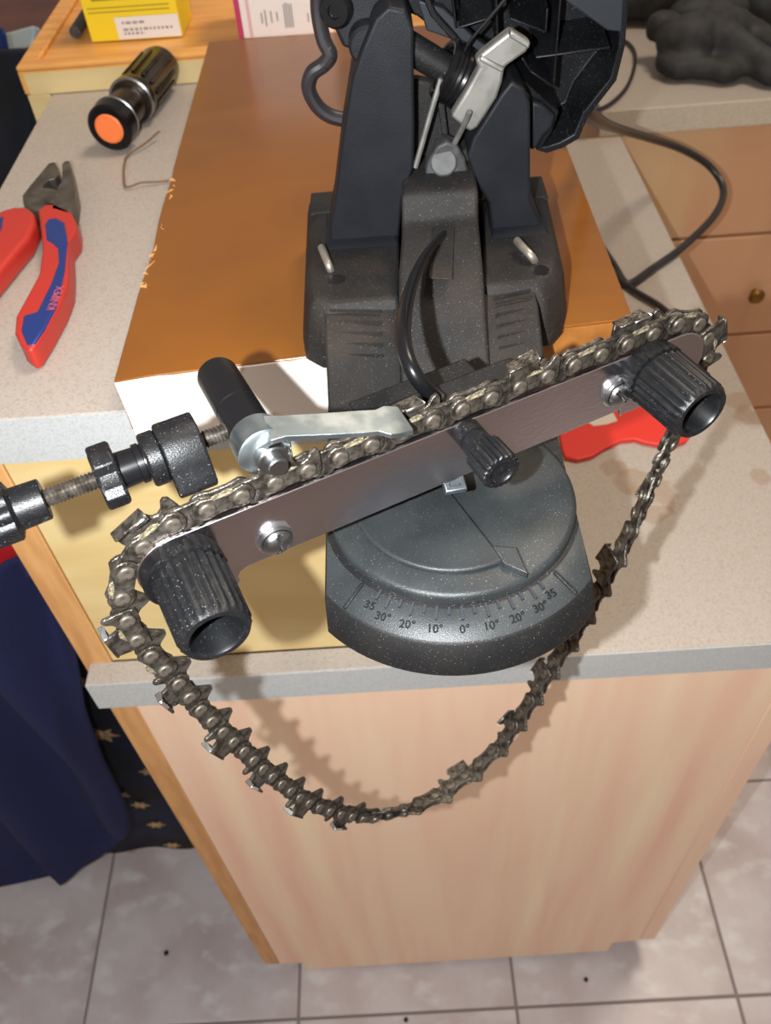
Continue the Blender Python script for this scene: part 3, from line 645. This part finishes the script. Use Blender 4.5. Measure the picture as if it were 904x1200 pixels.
flipcheck = []
for i in range(NP):
    a, b = rv[i], rv[(i + 1) % NP]
    if i % 2 == 0:
        place(link_obj('drive', drive), a, b)
    else:
        j = (i // 2) % 4
        if j == 0: place(link_obj('cutF', lambda: mkcut(1)), a, b); place(link_obj('strapB', ring8b), a, b)
        elif j == 2: place(link_obj('cutB', lambda: mkcut(-1)), a, b); place(link_obj('strapF', ring8), a, b)
        else: place(link_obj('strapF', ring8), a, b); place(link_obj('strapB', ring8b), a, b)
    o = link_obj('rivet', rivm); place(o, rv[i - 1], b); pa = wp(a); o.location = pa - base
    if i % 2 == 1 and a.y > -70:
        g = link_obj('grime', grimem); place(g, a, b); g.location = g.location + (g.rotation_quaternion @ Vector((.0004 * (i % 5 - 2), .0030, .0016)))
# ---------------------------------------------------------------- pliers
zp = .9545
pl = thing('pliers', 'combination pliers with red and blue grips lying open on the upper worktop', 'pliers', onz(50, 300, zp) * 1)
def flat(name, px, z, th, m, parent, bev=.001, seg=3): return pri(name, [onz(a, b, z + th) - ZZ * th for a, b in px], (0, 0, th), m, parent, bevel=bev, seg=seg)
flat('jaw', [(27, 238), (26, 229), (36, 216), (47, 203), (57, 191), (64, 189.5), (68, 196), (69, 204), (64, 209), (58, 210), (51, 215), (50, 220), (58, 220), (66, 222), (70, 232), (66, 244), (40, 246)], zp + .001, .009, 'plsteel', pl, .0006)
flat('jaw', [(72.5, 192), (76, 188.5), (81, 188), (83, 197), (86, 212), (88, 223), (86, 240), (80, 250), (60, 244), (64, 228), (68, 218), (72.5, 212)], zp + .0015, .011, 'plsteel', pl, .0006)
p = onz(60, 232, zp + .0125); lat('pivot', [(0, 4.5), (1.2, 4.3), (1.8, 3)], p - ZZ * .001, (0, 0, 1), 'plsteel', pl, n=20)
h = flat('handle', [(44, 246), (47, 265), (49, 293), (45.4, 320), (30, 348), (18, 370), (16.5, 389), (23, 403), (33, 410), (41, 406), (55, 384), (71.5, 354), (80, 332), (81, 310), (80, 284), (89, 272), (89.5, 260), (82.5, 246), (66, 238.5), (52, 239)], zp, .0125, 'plred', pl, .0030, 4)
flat('grip_inlay', [(52, 262), (56, 256), (66, 254.5), (75.6, 260), (79, 279), (76.5, 315), (70, 345), (66, 359), (52, 385), (40, 403), (31, 404), (24, 387), (27, 369), (42.6, 364.6), (59, 331.6), (68, 307), (67, 290), (59, 283), (53.6, 280.7)], zp + .0095, .0036, 'plblue', h, .0012, 3)
a, b = onz(50, 378, zp + .0133), onz(74, 322, zp + .0133)
text('lettering', 'KNIPEX', .0062, (a + b) / 2 + Vector((.0015, 0, 0)), b - a, Vector((0, 0, 1)).cross(b - a), 'pinkink', h, .0001)
h = flat('handle', [(40, 249), (33, 241.5), (16, 241.5), (0, 246), (-20, 262), (-50, 318), (-60, 350), (-50, 366), (-30, 352), (0, 316), (14, 299), (33, 277), (41, 260)], zp, .0125, 'plred', pl, .0030, 4)
flat('grip_inlay', [(4, 252), (-4, 256), (-16, 272), (-40, 315), (-46, 345), (-32, 330), (-10, 290), (2, 266)], zp + .0095, .0036, 'plblue', h, .001, 3)
# ---------------------------------------------------------------- torch
T0 = Vector((-.1728, .2600, zp + .0158)); T1 = Vector((-.1530, .3640, zp + .0158)); TA = T1 - T0
t0 = onz(128, 151, zp + .0158); t1 = onz(187, 78, zp + .0158); T0, TA = t0, (t1 - t0).normalized() * .105; TA.z = 0
tr = thing('torch', 'dark metal torch with round orange end button on the upper worktop', 'torch', T0 + TA * .5 - ZZ * .0158)
lat('body', [(3, 12), (18, 12), (30, 11.8), (40, 11.8), (42, 14.6), (44, 15.2), (50, 15.2), (52, 14.2), (100, 14.4), (104, 13.6), (105, .5)], T0, TA, 'torch', tr, n=40)
lat('tail_cap', [(0, 9.8), (.0, 13.5), (1.5, 15.0), (11, 15.2), (15, 12.6), (15.4, 11)], T0, TA, 'rubber', tr, n=40)
lat('orange_button', [(-1.2, .4), (-1.2, 8.4), (-.2, 9.6), (1, 9.6)], T0, TA, 'orange', tr, n=32)
lat('ring', [(12.2, 15.0), (12.5, 15.5), (13.6, 15.5), (14.0, 14.4)], T0, TA, 'bolt', tr, n=40)
lat('ring', [(41.6, 14.8), (42.2, 15.7), (44, 15.7), (44.6, 15.0)], T0, TA, 'bolt', tr, n=40)
for k in range(12):
    a = 2 * math.pi * k / 12; x, y = frame(TA); dr = x * math.cos(a) + y * math.sin(a); sd = TA.normalized().cross(dr)
    c0 = T0 + TA.normalized() * .056 + dr * .0138; c1 = T0 + TA.normalized() * .094 + dr * .0138
    pri('grip_rib', [c0 - sd * .0014, c1 - sd * .0014, c1 + sd * .0014, c0 + sd * .0014], dr * .0014, 'torch', tr, bevel=.0004)
wr = tube('wire_offcut', [onz(a, b, zp + .0012 + c) for a, b, c in [(186, 154, .004), (170, 168, .002), (150, 182, .0), (146, 192, .001), (145, 205, .0), (148, 219, .0), (165, 214, .001), (185, 213, .0), (199, 211.5, 0)]], .0007, 'wire', None, n=7)
tag(wr, 'thin bent brown wire offcut between the torch and the brown board', 'wire')
# ---------------------------------------------------------------- wooden tray with boxes
tx0, tx1, ty0, ty1 = -.2655, .088, .3735, .60
ty = thing('wooden_tray', 'orange wooden tray board holding the boxes at the back of the upper worktop', 'tray', (-.09, .49, .954))
pri('board', [(tx0, ty0, .9545), (tx1, ty0, .9545), (tx1, ty1, .9545), (tx0, ty1, .9545)], (0, 0, .0165), 'tray', ty, bevel=.001)
box('rim', tx0, tx1, ty0, ty0 + .014, .971, .9745, 'tray', ty, bevel=.0012)
box('rim', tx0, tx0 + .014, ty0 + .0142, ty1, .971, .9745, 'tray', ty, bevel=.0012)
box('rim', tx0 + .0142, tx1, ty1 - .014, ty1, .971, .9745, 'tray', ty, bevel=.0012)
tag(box('front_rail', tx0 + .004, tx1, ty0 - .0006, ty0 + .010, .9545, .9700, 'pine', ty), 'paler pine rail under the rim')
box('leg', tx0 + .001, -.2465, ty0 + .0, ty0 + .02, .86, .9540, 'pine', ty, bevel=.001)
zt = .9715
yb = thing('yellow_box', 'yellow carton with a white label standing on the wooden tray', 'box', (-.18, .43, zt))
q0, q1 = onz(108, 50, zt), onz(215, 43, zt); dx = (q1 - q0); dx.z = 0; dy = Vector((-dx.y, dx.x, 0)).normalized() * .045
pri('carton', [q0, q1, q1 + dy, q0 + dy], (0, 0, .062), 'yellow', yb, bevel=.0008)
dxn = dx.normalized(); fo = -dy.normalized() * .0004
def yp(u, h_): return q0 + dx * u + ZZ * h_ + fo
lb = pri('label', [yp(.31, .0012), yp(.99, .0012), yp(.99, .0165), yp(.31, .0165)], fo, 'label', yb)
for (u0, u1, h_) in [(.38, .62, .0125), (.38, .92, .0078), (.38, .60, .0050)]:
    L_ = u0
    while L_ < u1:
        w_ = .02 + .04 * random.random(); pri('print_line', [yp(L_, h_ - .0009) + fo, yp(min(L_ + w_, u1), h_ - .0009) + fo, yp(min(L_ + w_, u1), h_ + .0009) + fo, yp(L_, h_ + .0009) + fo], fo * .5, 'ink', lb); L_ += w_ + .018
for hq, a_, b_ in ((.030, .12, .60), (.030, .66, .82)): pri('print_line', [yp(a_, hq - .0016), yp(b_, hq - .0016), yp(b_, hq + .0016), yp(a_, hq + .0016)], fo, 'ink2', yb)
for h_ in (.0235, .0205): pri('print_line', [yp(.05, h_ - .0003), yp(.92, h_ - .0003), yp(.92, h_ + .0003), yp(.05, h_ + .0003)], fo, 'ink2', yb)
pb = thing('white_box', 'white carton with magenta left stripe behind the brown board', 'box', (-.05, .43, zt))
q0, q1 = onz(281, 46, zt), onz(380, 39.5, zt); dx = (q1 - q0) * 1.12; dx.z = 0; dy = Vector((-dx.y, dx.x, 0)).normalized() * .05
pri('carton', [q0, q0 + dx, q0 + dx + dy, q0 + dy], (0, 0, .085), 'label', pb, bevel=.0008)
fo = -dy.normalized() * .0004
def yp(u, h_): return q0 + dx * u + ZZ * h_ + fo
pri('stripe', [yp(.0, .0006), yp(.055, .0006), yp(.055, .084), yp(.0, .084)], fo, 'magenta', pb)
pri('stripe', [yp(.12, .0006), yp(.15, .0006), yp(.15, .084), yp(.12, .084)], fo, 'pinkpr', pb)
for u, a_, b_ in [(.26, .010, .017), (.30, .008, .019), (.36, .010, .018), (.42, .011, .017), (.50, .006, .022), (.525, .006, .023), (.55, .006, .022), (.575, .006, .022), (.74, .009, .015), (.80, .008, .018), (.83, .008, .018), (.86, .008, .017)]: pri('print_mark', [yp(u, a_), yp(u + .014, a_), yp(u + .014, b_), yp(u, b_)], fo, 'ink', pb)
mk_ = tube('marker_pen', [onz(88, 38, zt + .005), onz(112, 0, zt + .005)], .0045, 'greyplastic', None, n=14); tag(mk_, 'grey marker pen lying on the tray left of the yellow carton', 'pen')
# ---------------------------------------------------------------- red plastic tool on lower worktop
zr = .7462
rt = thing('plastic_spanner', 'flat red plastic spanner lying on the lower worktop under the right knob', 'spanner', onz(735, 510, zr))
flat('body', [(655, 500), (659, 525), (663, 535), (678, 538), (695, 534), (709, 525), (728, 516), (745, 514), (757, 518), (775, 521), (790, 522), (805, 516), (812, 506), (806, 494), (790, 482), (765, 474), (738, 474), (715, 484), (690, 486), (668, 488)], zr, .004, 'redplastic', rt, .0008)
tag(flat('inset_label', [(688, 494), (718, 482), (724, 493), (712, 497), (696, 499)], zr + .004, .0006, 'cream', rt, 0), 'cream patch on the red plastic')
# ---------------------------------------------------------------- glove and dark things at the back right
def blob(name, ells, m, label, cat, vox=.006, nz=1.0):
    bm = bmesh.new()
    for c, r, rz in ells:
        mt = Matrix.Translation(c) @ Matrix.Rotation(rz, 4, 'Z') @ Matrix.Diagonal((*r, 1))
        bmesh.ops.create_icosphere(bm, subdivisions=3, radius=1, matrix=mt)
    org = Vector(ells[0][0]); org.z = min(c[2] - r[2] for c, r, _ in ells)
    for v_ in bm.verts:
        k = noise.noise(v_.co * 28) * .010 + noise.noise(v_.co * 70) * .004; v_.co += Vector((k, k * .5, k * .6)) * nz; v_.co.z = max(v_.co.z, org.z + .0005)
        v_.co -= org
    me = bpy.data.meshes.new(name); bm.to_mesh(me); bm.free(); me.materials.append(M[m])
    o = bpy.data.objects.new(name, me); COL.objects.link(o); o.location = org
    r_ = o.modifiers.new('remesh', 'REMESH'); r_.mode = 'VOXEL'; r_.voxel_size = vox; r_.use_smooth_shade = True
    s_ = o.modifiers.new('smooth', 'SMOOTH'); s_.iterations = 4
    return tag(o, label, cat)
zb = .7758
def gp(px, py, dz=0.0): return tuple(onz(px, py, zb + dz))
def run(p, q, n_, r0, r1, dz0=.014, dz1=.014, rz=0):
    out = []
    for i in range(n_):
        t = i / (n_ - 1); c = Vector(gp(p[0] + (q[0] - p[0]) * t, p[1] + (q[1] - p[1]) * t, dz0 + (dz1 - dz0) * t)); rr = r0 + (r1 - r0) * t
        out.append((tuple(c), (rr * 1.5, rr, min(rr, dz0 + (dz1 - dz0) * t)), rz))
    return out
blob('work_glove', run((806, 46), (842, 36), 5, .027, .026, .034, .034) + run((778, 26), (775, 38), 3, .014, .013, .045, .035) + run((790, 72), (852, 84), 6, .016, .014, .016, .013) + run((820, 66), (800, 80), 3, .015, .013)
     + run((835, 34), (915, 84), 8, .020, .015, .040, .016, -.9) + run((862, 28), (930, 66), 8, .018, .016, .03, .016, -.9) + run((850, 60), (905, 88), 6, .017, .013, .018, .013, -.6) + run((812, 18), (848, 14), 3, .022, .022, .03, .03), 'glove', 'crumpled black work glove lying on the back worktop', 'glove', .0045, .45)
blob('bag', [(gp(750, -8, .03), (.10, .045, .03), 0), (gp(790, -14, .035), (.09, .05, .035), 0), (gp(700, -12, .03), (.08, .05, .03), 0)], 'glove', 'dark soft bag at the top edge left of the black glove', 'bag', .008)
blob('bag', [(gp(905, -4, .02), (.07, .045, .025), 0), (gp(950, -6, .03), (.09, .05, .035), 0)], 'glove', 'dark soft bag at the top right corner', 'bag', .008)
tg = tube('thin_cord', [onz(716, 40, zb + .003), onz(738, 52, zb + .003), onz(745, 70, zb + .003), onz(736, 100, zb + .003), onz(715, 122, zb + .003), onz(690, 132, zb + .003)], .0022, 'cord', None, n=8)
tag(tg, 'thin black cord curled on the back worktop beside the motor head', 'cord')
# ---------------------------------------------------------------- hanging fabrics on the left
def cloth(name, rows, wpx, y, m, label, cat, amp=.012, freq=34, nx=60, ph=0, parent=None, top=None, bow=0):
    ys = [r[0] for r in rows]
    def xr(py):
        for i in range(len(rows) - 1):
            if rows[i][0] <= py <= rows[i + 1][0]: t = (py - rows[i][0]) / (rows[i + 1][0] - rows[i][0]); return rows[i][1] * (1 - t) + rows[i + 1][1] * t
        return rows[-1][1]
    ny = 50; v = []; f = []
    for j in range(ny + 1):
        py = ys[0] + (ys[-1] - ys[0]) * j / ny
        for i in range(nx + 1):
            px = xr(py) - wpx * i / nx
            p = ony(px, py, y); k = amp * (math.sin(p.x * freq * 2 + ph + .8 * noise.noise(Vector((p.x * 5, 0, p.z * 4)))) * .6 + noise.noise(Vector((p.x * 16, ph, p.z * 3))))
            k *= min(1, i / 5)
            v.append(p + Vector((0, k + bow * (1 - min(1, i / 10)) ** 2, 0)))
    for j in range(ny):
        for i in range(nx): a = j * (nx + 1) + i; f.append((a, a + 1, a + nx + 2, a + nx + 1))
    cen = sum((Vector(q) for q in v), Vector()) / len(v); cen.z = min(q.z for q in v)
    me = bpy.data.meshes.new(name); me.from_pydata([q - cen for q in v], [], f); me.materials.append(M[m])
    for p_ in me.polygons: p_.use_smooth = True
    o = bpy.data.objects.new(name, me); COL.objects.link(o); o.location = cen
    s_ = o.modifiers.new('solid', 'SOLIDIFY'); s_.thickness = .003
    return tag(o, label, cat)
cloth('towel', [(676, 30), (684, 56), (704, 68), (760, 84), (830, 100), (890, 122), (935, 145), (962, 154), (980, 152), (996, 128), (1010, 112), (1024, 70), (1036, 20), (1042, -12)], 330, .105, 'navy', 'navy towel hanging in soft folds left of the cabinet', 'towel', .030, 30, bow=.0)
cloth('red_cloth', [(560, 20), (640, 42), (700, 70), (760, 80)], 260, .135, 'red', 'red cloth showing above the navy towel', 'cloth', .008, 20)
sx0 = -.70
st = thing('star_cloth', 'dark blue cloth printed with gold stars hanging between towel and cabinet', 'cloth', (-.45, .165, 0))
v = []; f = []; nx, ny = 40, 12
for j in range(ny + 1):
    for i in range(nx + 1):
        x = sx0 + (-.2150 - sx0) * i / nx; v.append(Vector((x, .168 + .003 * math.sin(x * 60), .001 + .90 * j / ny)))
for j in range(ny):
    for i in range(nx): a = j * (nx + 1) + i; f.append((a, a + 1, a + nx + 2, a + nx + 1))
o = mk('fabric', v, f, 'starcloth', st, smooth=60); s_ = o.modifiers.new('solid', 'SOLIDIFY'); s_.thickness = .0015; s_.offset = 0
for (px, py, r) in [(121, 862, .0125), (174, 905, .0075), (143, 932, .007), (164, 944, .0085), (183, 967, .0085), (202, 991, .0085), (122, 991, .008), (155, 1000, .005), (222, 972, .004), (215, 1000, .004), (100, 800, .010), (60, 930, .01)]:
    r *= 1.35
    c = ony(px, py, .1635); n6 = 6 if r > .01 else 5
    pts = [c + Vector((math.cos(math.pi / 2 + math.pi * k / n6 + .3) * r * (1 if k % 2 == 0 else .45) * 1.1, 0, math.sin(math.pi / 2 + math.pi * k / n6 + .3) * r * (1 if k % 2 == 0 else .45))) for k in range(2 * n6)]
    pri('star', pts, (0, .0008, 0), 'gold', o)
rl = tube('towel_rail', [(-.75, .150, .905), (-.2130, .150, .905)], .006, 'bolt', None, n=12, cm=0); tag(rl, 'steel rail under the upper worktop overhang carrying the fabrics', 'rail')
cloth('jacket', [(70, 46), (95, 30), (120, 38), (160, 44), (230, 40), (300, 30)], 190, .46, 'darkcloth', 'dark navy jacket hanging left of the wooden tray', 'jacket', .03, 18)
cloth('blue_cloth', [(40, 4), (60, 8), (78, 16), (100, 14)], 90, .75, 'bluecloth', 'blue cloth at the upper left edge behind the dark jacket', 'cloth', .02, 20)
cloth('plastic_bag', [(34, 44), (48, 42), (62, 32), (74, 24)], 60, .95, 'palecloth', 'pale blue plastic bag behind the tray at the upper left', 'bag', .02, 20)
a = ony(62, 38, 1.4); b = ony(-90, 38, 1.4)
sb = thing('sideboard', 'red brown wooden sideboard far behind at the upper left corner', 'sideboard', ((a.x + b.x) / 2, 1.6, 0))
box('carcass', b.x - .4, a.x + .12, 1.42, 1.9, .0, .60, 'sideboard', sb, bevel=.004)
box('door', b.x - .38, a.x + .11, 1.40, 1.42, .05, .58, 'sideboard', sb, bevel=.004)
box('top', b.x - .42, a.x + .13, 1.39, 1.92, .60, .62, 'sideboard', sb, bevel=.004)
